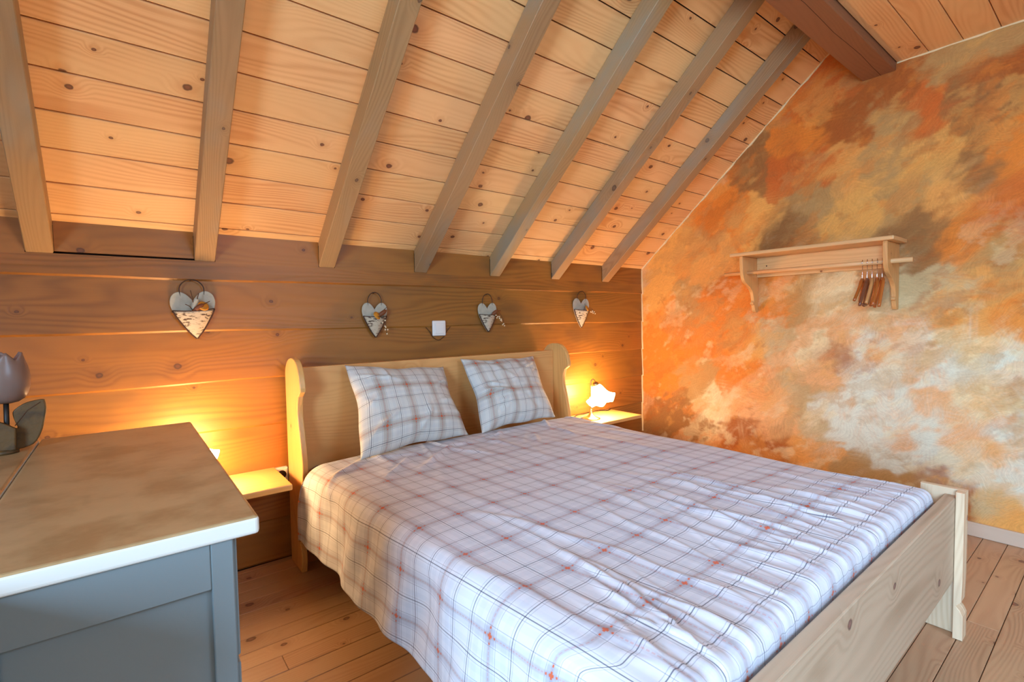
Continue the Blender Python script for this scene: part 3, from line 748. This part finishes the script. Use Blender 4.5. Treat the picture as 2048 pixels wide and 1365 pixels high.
def build_pillow(seed, bl, br, tr, tl, puff, name):
    """cushion cover stretched between four seam corners given in the room"""
    bl, br, tr, tl = [np.array(p, float) for p in (bl, br, tr, tl)]
    R = np.random.default_rng(seed); n = 72
    g = np.linspace(-1, 1, n); Ugrid, Vgrid = np.meshgrid(g, g)
    nrm = np.cross(br - bl, tl - bl); nrm /= np.linalg.norm(nrm)
    wv = np.linalg.norm(br - bl); hv = np.linalg.norm(tl - bl)
    cos, faces, uvs = [], [], []
    base = 0
    for side in (1, -1):
        # seams pull inwards between the corners
        pu = Ugrid * (1 - (0.085 + 0.02 * np.sin(Vgrid * 5 + seed)) * (1 - Vgrid ** 2) * np.abs(Ugrid)); pv = Vgrid * (1 - (0.080 + 0.025 * np.sin(Ugrid * 6 + 2 * seed)) * (1 - Ugrid ** 2) * np.abs(Vgrid))
        a, b = (pu + 1) / 2, (pv + 1) / 2
        P = (1 - a)[..., None] * (1 - b)[..., None] * bl + a[..., None] * (1 - b)[..., None] * br + a[..., None] * b[..., None] * tr + (1 - a)[..., None] * b[..., None] * tl
        t = (np.clip(1 - np.abs(Ugrid) ** 2.6, 0, 1) ** 0.62) * (np.clip(1 - np.abs(Vgrid) ** 2.6, 0, 1) ** 0.62)
        t *= 1 + 0.18 * (-Vgrid)
        w = np.zeros_like(t)
        if side == 1:
            for k in range(34):
                u0, v0 = R.uniform(-0.95, 0.95), R.uniform(-0.95, 0.95)
                if abs(u0) < 0.4 and abs(v0) < 0.4 and k % 2: continue
                an = math.atan2(v0, u0) + R.normal(0, 0.5); L = R.uniform(0.15, 0.5); ww = R.uniform(0.03, 0.07)
                p = (Ugrid - u0) * math.cos(an) + (Vgrid - v0) * math.sin(an); q = -(Ugrid - u0) * math.sin(an) + (Vgrid - v0) * math.cos(an)
                w += R.uniform(-0.7, 1.0) * 0.014 * np.exp(-(p / L) ** 2) * np.exp(-(q / ww) ** 2)
            w *= np.clip(1 - np.maximum(np.abs(Ugrid), np.abs(Vgrid)) ** 8, 0, 1)
        P = P + nrm * (side * puff * (t if side == 1 else 0.45 * t) + w * side)[..., None]
        cos.append(P.reshape(-1, 3))
        idx = np.arange(n * n).reshape(n, n) + base
        f = np.stack([idx[:-1, :-1], idx[:-1, 1:], idx[1:, 1:], idx[1:, :-1]], -1).reshape(-1, 4)
        if side == -1: f = f[:, ::-1]
        faces.append(f)
        uvs.append(np.stack([Ugrid * wv / 2 / 0.138 + 0.20 * seed, Vgrid * hv / 2 / 0.20 + 0.17 + 0.5 * (seed % 2)], -1).reshape(-1, 2))
        base += n * n
    co = np.concatenate(cos); f = np.concatenate(faces); uvv = np.concatenate(uvs)
    me = bpy.data.meshes.new(name); me.from_pydata(co.tolist(), [], f.tolist())
    uvl = me.uv_layers.new(name='UVMap')
    li = np.empty(len(me.loops), np.int32); me.loops.foreach_get('vertex_index', li)
    uvl.data.foreach_set('uv', uvv[li].astype(np.float32).ravel())
    me.materials.append(M_plaid_p)
    bm = bmesh.new(); bm.from_mesh(me); bmesh.ops.remove_doubles(bm, verts=bm.verts, dist=1e-5); bm.to_mesh(me); bm.free()
    me.polygons.foreach_set('use_smooth', np.ones(len(me.polygons), bool))
    return me
tag(new_obj('pillow', build_pillow(1, (0.718, 1.882, 0.503), (1.262, 1.935, 0.508), (1.268, 2.165, 0.815), (0.770, 2.170, 0.858), 0.085, 'pillow')),
    'plaid pillow nearer the wall socket, slumped at an angle on the headboard', 'pillow', 'plaid pillows on the bed')
tag(new_obj('pillow', build_pillow(2, (1.338, 1.935, 0.503), (1.850, 1.965, 0.508), (1.868, 2.165, 0.835), (1.372, 2.170, 0.848), 0.080, 'pillow')),
    'plaid pillow on the side of the lamp with its whole base in view', 'pillow', 'plaid pillows on the bed')

# ------------------------------------------------------------------ bedside shelves and lamps
SZ_L, SZ_R = 0.418, 0.398
sl = thing('bedside_shelf', 'small pine wall shelf between the grey chest and the bed', 'shelf', (0.02, D - 0.007, SZ_L - 0.024), group='bedside shelves')
box('shelf_board', 0, 0.482, -0.298, -0.002, 0, 0.024, M_pine, sl, bev=0.004, seg=2)
box('wall_batten', 0.03, 0.45, -0.024, -0.002, -0.05, -0.0005, M_pine, sl, bev=0.002)
sr = thing('bedside_shelf', 'small pine wall shelf under the lit lamp beside the orange wall', 'shelf', (2.232, D - 0.007, SZ_R - 0.022), group='bedside shelves')
box('shelf_board', 0, 0.478, -0.290, -0.002, 0, 0.022, M_pine, sr, bev=0.003, seg=2)
box('wall_batten', 0.03, 0.45, -0.024, -0.002, -0.05, -0.0005, M_pine, sr, bev=0.002)

def bedside_lamp(label, loc, lean, cord_pts):
    t = thing('bedside_lamp', label, 'lamp', loc, group='lit bedside lamps')
    lathe('base', [(0.0005, 0.0), (0.060, 0.0005), (0.060, 0.004), (0.050, 0.008), (0.034, 0.013), (0.018, 0.024), (0.010, 0.040), (0.0055, 0.060), (0.0055, 0.062), (0.0004, 0.062)], M_metal, t, n=32)
    c, s = math.cos(lean), math.sin(lean)
    hook = [(0, 0, 0.055), (0, 0, 0.15), (0.0, 0, 0.225), (0.004 * c, 0.004 * s, 0.246), (0.016 * c, 0.016 * s, 0.254), (0.026 * c, 0.026 * s, 0.246), (0.030 * c, 0.030 * s, 0.232)]
    tube('stem', spline(hook, 6), 0.0042, M_metal, t)
    ax = (0.0, -0.34, lean)
    lathe('socket_cap', [(0.0005, 0.012), (0.010, 0.012), (0.020, 0.002), (0.023, -0.010), (0.020, -0.012), (0.0005, -0.012)], M_metal, t, n=20, loc=(0.031 * c, 0.031 * s, 0.226), rot=ax)
    def petals(r, z, a, i):
        k = max(0.0, (i - 3) / 7.0)
        wv = math.cos(5 * a + 0.5)
        return r * (1 + 0.16 * k * wv), z + 0.018 * k * k * wv
    prof = [(0.012, 0.0), (0.026, -0.004), (0.036, -0.016), (0.042, -0.030), (0.048, -0.046), (0.055, -0.062), (0.064, -0.076), (0.074, -0.088), (0.083, -0.097), (0.088, -0.104), (0.087, -0.110),
            (0.060, -0.104), (0.030, -0.098), (0.0006, -0.096)]
    lathe('shade', prof, M_glow, t, n=40, mod=petals, loc=(0.036 * c, 0.036 * s, 0.216), rot=ax)
    if cord_pts: tube('cord', spline(cord_pts, 5), 0.0036, M_black, t, n=6)
    return t
bedside_lamp('lit petal shaded bedside lamp on the shelf by the orange wall', (2.362, 2.175, SZ_R + 0.0005), -0.45,
             [(-0.055, 0.02, 0.012), (-0.11, 0.035, 0.004), (-0.125, 0.060, 0.004), (-0.02, 0.105, 0.010), (0.06, 0.120, 0.006), (0.12, 0.135, 0.004), (0.18, 0.115, 0.012), (0.24, 0.135, 0.005), (0.29, 0.110, 0.004), (0.335, 0.125, 0.004)])
bedside_lamp('lit bedside lamp mostly hidden behind the grey chest', (0.122, 2.170, SZ_L + 0.0005), -0.4, None)

# ------------------------------------------------------------------ grey chests with the tulip lamp
CH = 0.75
def chest(label, x0, x1, y0, y1, rz=0.0, corner=(0, 0)):
    t = thing('chest', label, 'chest', (x1, y0, 0), rz, group='grey chests')
    L, dp = x0 - x1, y1 - y0
    bm = bmesh.new(); bm_box(bm, L, 0.0, 0.0, dp, CH - 0.029, CH, 0.006, 3)
    me = mesh_from_bm(bm, 'top'); me.materials.append(M_top); me.materials.append(M_edge)
    for p in me.polygons:
        if p.normal.z < 0.6 and p.normal.x > -0.5: p.material_index = 1
    new_obj('top', me, None, t)
    e = 0.036
    a, b = L + e * 0.4, -e
    f = 0.022
    box('carcass', a, b, f, dp - e, 0.05, CH - 0.0295, M_greypaint, t, bev=0.002)
    # frame and panel end facing the camera
    ft = 0.013
    box('stile', b - 0.030, b, f - ft, f - 0.0002, 0.0005, CH - 0.0295, M_greypaint, t, bev=0.0015)
    box('stile', a, a + 0.030, f - ft, f - 0.0002, 0.0005, CH - 0.0295, M_greypaint, t, bev=0.0015)
    box('rail', a + 0.0302, b - 0.0302, f - ft, f - 0.0002, 0.650, CH - 0.0295, M_greypaint, t, bev=0.0015)
    box('rail', a + 0.0302, b - 0.0302, f - ft, f - 0.0002, 0.05, 0.13, M_greypaint, t, bev=0.0015)
    for yy in (dp - e - 0.04,):
        for xx in (a, b - 0.04):
            box('foot', xx, xx + 0.04, yy, yy + 0.04, 0.0005, 0.0498, M_greypaint, t)
    # drawers on the long side towards the bed
    for k in range(3):
        z0, z1 = 0.08 + k * 0.212, 0.08 + k * 0.212 + 0.200
        d = box('drawer', b + 0.0002, b + 0.012, 0.06, dp - e - 0.05, z0, z1, M_greypaint, t, bev=0.002)
        for q in (0.3, 0.7):
            yk = 0.06 + (dp - e - 0.11) * q
            lathe('knob', [(0.0004, 0.030), (0.012, 0.026), (0.014, 0.018), (0.007, 0.010), (0.006, 0.0), (0.0004, 0.0)], M_greypaint, d, n=12, loc=(b + 0.012, yk, (z0 + z1) / 2), rot=(0, PI / 2, 0))
    return t
chest('grey painted chest with a worn pale top nearest the bed', -0.1785, 0.158, 0.842, 1.800, 0.0)
chest('grey chest carrying the tulip lamp at the picture edge', -0.560, -0.1812, 0.560, 1.800, 0.0)  # front end, out of view, brought forward to shade the first chest

tl = thing('tulip_lamp', 'unlit tulip lamp with frosted petals and carved leaf base', 'lamp', (-0.238, 1.655, CH + 0.0005))
TS = 1.0
def tulip(r, z, a, i):
    k = max(0.0, (i - 7) / 4.0)
    saw = abs(((a * 6 / (2 * PI) + 0.28) % 1.0) - 0.5) * 2
    return r, z - 0.020 * k * (1 - saw)
prof = [(0.010, 0.0), (0.022, 0.003), (0.032, 0.010), (0.039, 0.022), (0.0435, 0.040), (0.0445, 0.058), (0.043, 0.076), (0.040, 0.090), (0.0385, 0.098), (0.037, 0.106), (0.0355, 0.114), (0.034, 0.122)]
sh = lathe('shade', prof, M_frost, tl, n=72, mod=tulip, loc=(0.018, 0.0, 0.118))
sh.modifiers.new('t', 'SOLIDIFY').thickness = 0.002
tube('stem', [(0.016, 0, 0.004), (0.017, 0, 0.07), (0.018, 0, 0.121)], 0.0052, M_stemblack, tl)
right = spline2([(0.016, 0.057), (0.009, 0.084), (0.010, 0.097), (0.022, 0.109), (0.038, 0.117), (0.060, 0.1205)], 3) + spline2([(0.0655, 0.119), (0.068, 0.098), (0.063, 0.065), (0.056, 0.038), (0.042, 0.013), (0.015, 0.004), (-0.010, 0.003), (-0.018, 0.030)], 3)
left = spline2([(0.016, 0.058), (-0.001, 0.071), (-0.022, 0.084), (-0.047, 0.100)], 3) + spline2([(-0.072, 0.106), (-0.076, 0.088), (-0.071, 0.050), (-0.052, 0.016), (-0.020, 0.003), (0.014, 0.008)], 3)
prism('leaf', right, 0.006, 0.018, 'XZ', M_leaf, tl, bev=0.003, seg=2, loc=(0.018, 0, 0))
prism('leaf', left, -0.018, -0.006, 'XZ', M_leaf, tl, bev=0.003, seg=2, loc=(0.018, 0, 0))
tube('leaf_vein', [(0.03, 0.0055, 0.062), (0.052, 0.0055, 0.096), (0.076, 0.0055, 0.114)], 0.0009, M_twig, tl, n=5)
lathe('foot', [(0.0005, 0.0), (0.026, 0.0), (0.026, 0.006), (0.020, 0.010), (0.0005, 0.012)], M_leaf, tl, n=24, loc=(0.010, 0, 0))

# ------------------------------------------------------------------ birch bark hearts on the log wall
def heart_outline(w, h):
    half = spline2([(0.0, 0.80), (0.07, 0.885), (0.17, 0.965), (0.28, 1.0), (0.39, 0.975), (0.47, 0.90), (0.5, 0.79), (0.485, 0.68), (0.42, 0.53), (0.30, 0.345), (0.15, 0.15), (0.0, 0.0)], 3)
    pts = half + [(-x, z) for x, z in half[-2:0:-1]]
    return [(x * w, z * h) for x, z in pts]
def heart(label, x, ztip, w, h, tilt, loop, seed, deco):
    r = random.Random(seed)
    t = thing('heart_pocket', label, 'ornament', (x, D - 0.012, ztip), group='birch bark hearts on the log wall')
    t.rotation_euler = (0, tilt, 0)
    ol = heart_outline(w, h)
    prism('heart_back', ol, -0.008, 0.0, 'XZ', M_heartback, t, bev=0.0015)
    # pocket: lower part, bulging towards the room
    zc = h * 0.62
    low = [(a, b) for a, b in ol if b <= zc]
    low.sort(key=lambda p: p[1])
    bm = bmesh.new(); rows = []; n = 14
    def halfw(z):
        pr = [(abs(a), b) for a, b in ol]; best = 0.002
        for (a0, b0), (a1, b1) in zip(pr, pr[1:] + pr[:1]):
            if min(b0, b1) - 1e-9 <= z <= max(b0, b1) + 1e-9 and abs(b1 - b0) > 1e-9:
                best = max(best, a0 + (a1 - a0) * (z - b0) / (b1 - b0))
        return best
    for k in range(n + 1):
        z = 0.001 + (zc - 0.001) * k / n; hw = halfw(z)
        rows.append([bm.verts.new((hw * q, -0.009 - 0.030 * (1 - q * q) * (k / n) ** 0.8 - 0.001, z - 0.006 * (k / n) * (1 - q * q))) for q in [v / 6 for v in range(-6, 7)]])
    for k in range(n):
        for j in range(12): bm.faces.new((rows[k][j], rows[k][j + 1], rows[k + 1][j + 1], rows[k + 1][j]))
    pk = new_obj('bark_pocket', mesh_from_bm(bm, 'bark_pocket'), M_bark, t, smooth=True)
    pk.modifiers.new('t', 'SOLIDIFY').thickness = 0.0018
    # stitched edges and rim
    for sgn in (-1, 1):
        tube('stitched_edge', [(sgn * (halfw(0.001 + (zc - 0.001) * k / 12)), -0.0105, 0.001 + (zc - 0.001) * k / 12) for k in range(13)], 0.0034, M_seam, pk, n=5)
    tube('rim', [(halfw(zc) * q / 6, -0.0105 - 0.030 * (1 - (q / 6) ** 2), zc - 0.006 * (1 - (q / 6) ** 2)) for q in range(-6, 7)], 0.0020, M_seam, pk, n=5)
    # wire hanger and the nail that holds it
    lw = w * 0.26
    lp = [(-lw, -0.006, h * 0.90), (-lw * 1.02, -0.008, h + loop * 0.35), (-lw * 0.6, -0.009, h + loop * 0.85), (0, -0.010, h + loop), (lw * 0.6, -0.009, h + loop * 0.85), (lw * 1.02, -0.008, h + loop * 0.35), (lw, -0.006, h * 0.90)]
    tube('wire_loop', spline(lp, 5), 0.0020, M_wire, t, n=6)
    tube('nail', [(0, 0.010, h + loop - 0.002), (0, -0.016, h + loop)], 0.0022, M_wire, t, n=6)
    for kind, dx, dz in deco:
        if kind == 'orange':
            lathe('orange_slice', [(0.0004, 0.003), (0.017, 0.003), (0.021, 0.0), (0.017, -0.003), (0.0004, -0.003)], M_orange, t, n=18, loc=(dx, -0.034, zc + dz), rot=(PI / 2 - 0.5, 0.3, 0.2))
        if kind == 'pod':
            lathe('seed_pod', [(0.0004, 0.028), (0.006, 0.024), (0.011, 0.010), (0.011, -0.004), (0.006, -0.020), (0.0004, -0.026)], M_pod, t, n=12, loc=(dx, -0.034, zc + dz), rot=(0.2, 0.9, 0))
        if kind == 'bark':
            lathe('bark_curl', [(0.010, -0.02), (0.012, 0.0), (0.009, 0.02)], M_heartback, t, n=10, loc=(dx, -0.028, zc + dz), rot=(0.1, 0.4, 0))
        if kind == 'spray':
            tw = tube('twig', spline([(dx * 0.2, -0.026, zc - 0.01), (dx * 0.6, -0.036, zc + 0.014), (dx, -0.036, zc + dz * 0.35), (dx * 1.15, -0.034, zc + dz)], 4), 0.0012, M_twig, t, n=5)
            for k in range(7):
                f = 0.35 + 0.65 * k / 6
                px, pz = dx * (0.55 + 0.6 * f) + r.uniform(-0.008, 0.008), zc + dz * f + r.uniform(-0.008, 0.008)
                lathe('berry', [(0.0003, 0.0042), (0.003, 0.003), (0.0042, 0.0), (0.003, -0.003), (0.0003, -0.0042)], M_berry, tw, n=8, loc=(px, -0.036 + r.uniform(-0.006, 0.004), pz))
        if kind == 'stick':
            tube('twig', spline([(dx * 0.1, -0.026, zc - 0.015), (dx * 0.5, -0.036, zc + dz * 0.5), (dx, -0.030, zc + dz)], 4), 0.0016, M_twig, t, n=5)
    return t
heart('large birch bark heart hanging left of the bed with orange slice', 0.236, 0.990, 0.152, 0.188, -0.06, 0.046, 1,
      [('orange', 0.030, 0.012), ('bark', 0.004, 0.022), ('stick', -0.006, 0.075), ('stick', 0.020, 0.062), ('stick', -0.028, 0.022), ('stick', 0.055, 0.03), ('pod', 0.010, 0.004)])
heart('birch bark heart with brown pod and berry spray left of the switch', 0.978, 0.970, 0.128, 0.170, 0.0, 0.050, 2,
      [('pod', 0.026, 0.012), ('spray', 0.040, -0.085), ('stick', 0.050, 0.040), ('orange', 0.000, 0.002)])
heart('birch bark heart with long dangling berry spray right of the switch', 1.658, 0.978, 0.128, 0.166, -0.02, 0.052, 3,
      [('spray', 0.085, -0.075), ('pod', 0.030, 0.006), ('stick', 0.075, 0.02), ('spray', 0.060, -0.035)])
heart('birch bark heart above the lit lamp nearest the orange wall', 2.425, 0.985, 0.150, 0.196, 0.03, 0.048, 4,
      [('orange', 0.028, 0.010), ('spray', 0.085, -0.02), ('stick', 0.090, 0.004), ('stick', 0.010, 0.04)])

# ------------------------------------------------------------------ switch and socket
sw = thing('light_switch', 'white light switch on the log wall above the headboard', 'light switch', (1.337, D - 0.0075, 1.007))
bm = bmesh.new(); bm_box(bm, -0.040, 0.040, -0.014, -0.0005, -0.041, 0.041, 0.006, 3)
new_obj('frame', mesh_from_bm(bm, 'frame'), M_white, sw)
box('rocker', -0.026, 0.026, -0.018, -0.0142, -0.028, 0.028, M_white, sw, bev=0.0018, seg=2)
tube('switch_wire', spline([(-0.075, 0.0, 0.006), (-0.05, 0.0, -0.02), (-0.036, 0.0, -0.045), (0.0, 0.0, -0.064), (0.036, 0.0, -0.045), (0.05, 0.0, -0.02), (0.075, 0.0, 0.006)], 5), 0.0016, M_seam, sw, n=5)  # dark wire curving under the switch plate
so_ = thing('wall_socket', 'white wall socket beside the bed post behind the shelf', 'socket', (0.522, D - 0.0075, 0.385))
bm = bmesh.new(); bm_box(bm, -0.032, 0.032, -0.024, -0.0005, -0.034, 0.030, 0.004, 2)
new_obj('housing', mesh_from_bm(bm, 'housing'), M_white, so_)
lathe('outlet_well', [(0.0005, 0.0), (0.017, 0.0), (0.019, 0.002), (0.0005, 0.003)], M_darkgap, so_, n=20, loc=(0.004, -0.0242, 0.0), rot=(PI / 2, 0, 0))

# ------------------------------------------------------------------ coat shelf with hangers
cs = thing('coat_shelf', 'pine coat shelf with rod on the orange painted wall', 'coat shelf', (W - 0.006, 0, 1.07))
ZT = 1.418 - 1.07
tp = [(0.722, ZT - 0.018), (0.722, ZT + 0.001), (1.528, ZT + 0.001), (1.528, ZT - 0.018)]
box('top_board', -0.222, -0.001, 0.722, 1.528, ZT - 0.017, ZT + 0.003, M_pineY, cs, bev=0.005, seg=2)
box('back_board', -0.020, -0.001, 0.7725, 1.4575, ZT - 0.135, ZT - 0.0175, M_pineY, cs, bev=0.001)
br_prof = [(-0.001, ZT - 0.0175)] + [(-0.198, ZT - 0.0175)] + spline2([(-0.200, ZT - 0.03), (-0.196, ZT - 0.08), (-0.186, ZT - 0.135), (-0.160, ZT - 0.170), (-0.110, ZT - 0.195), (-0.072, ZT - 0.225), (-0.056, ZT - 0.265), (-0.054, ZT - 0.285)], 5) \
    + [(-0.064, ZT - 0.288), (-0.064, ZT - 0.300), (-0.050, ZT - 0.305)] + spline2([(-0.046, ZT - 0.315), (-0.040, ZT - 0.335), (-0.030, 0.0)], 3) + [(-0.001, 0.0)]
for y in (0.752, 1.458):
    prism('bracket', br_prof, y, y + 0.020, 'XZ', M_pineZ, cs, bev=0.002)
ROD = (-0.135, ZT - 0.112)
tube('rod', [(ROD[0], 0.668, ROD[1]), (ROD[0], 1.0, ROD[1]), (ROD[0], 1.60, ROD[1])], 0.0115, M_pineY, cs, n=16)
for y, z in ((0.80, ZT - 0.07), (1.40, ZT - 0.07)):
    lathe('screw', [(0.0003, 0.0), (0.004, 0.0), (0.003, 0.0012), (0.0003, 0.0015)], M_darkgap, cs, n=10, loc=(-0.0202, y, z), rot=(0, -PI / 2, 0))

def hanger(label, y, turn, m, has_bar, half, drop):
    t = thing('coat_hanger', label, 'coat hanger', (W - 0.006 + ROD[0], y, 1.07 + ROD[1]), turn, group='wooden hangers on the rod')
    # hook over the rod
    pts = []
    for k in range(13):
        a = -0.35 + (PI + 0.75) * k / 12
        pts.append((0.0155 * math.cos(a), 0.0, 0.0015 + 0.0155 * math.sin(a)))
    hk = [(0.0, 0, -0.092), (0.0, 0, -0.050), (0.006, 0, -0.026), (0.0145, 0, -0.006)] + pts[2:]
    tube('hook', spline(hk, 4), 0.0018, M_steel, t, n=6)
    bm = bmesh.new()
    for s in (-1, 1):
        arm = spline([(s * -0.002, 0, -0.082), (s * 0.05, 0.0, -0.096), (s * half * 0.6, 0.004, -0.125), (s * half, 0.020, -drop)], 5)
        bm_tube(bm, arm, [0.0085 - 0.0015 * k / (len(arm) - 1) for k in range(len(arm))], 8)
    new_obj('shoulder', mesh_from_bm(bm, 'shoulder'), m, t, smooth=True)
    if has_bar:
        tube('trouser_bar', [(-half * 0.80, 0.010, -drop + 0.005), (half * 0.80, 0.010, -drop + 0.005)], 0.006, m, t)
    return t
# hung nearly parallel to the wall's normal so each is seen end on
hanger('reddish coat hanger at the far end of the bunch', 0.872, 0.20, M_hanger, False, 0.125, 0.190)
hanger('dark brown coat hanger with bar, second in the bunch', 0.851, 0.22, M_hanger_dk, True, 0.140, 0.215)
hanger('pale wooden coat hanger in the middle of the bunch', 0.830, 0.26, M_hanger_lt, False, 0.135, 0.205)
hanger('orange varnished coat hanger with trouser bar near the bracket', 0.809, 0.30, M_hanger, True, 0.140, 0.215)
hanger('honey coloured coat hanger touching the shelf bracket', 0.788, 0.34, M_hanger, False, 0.120, 0.222)
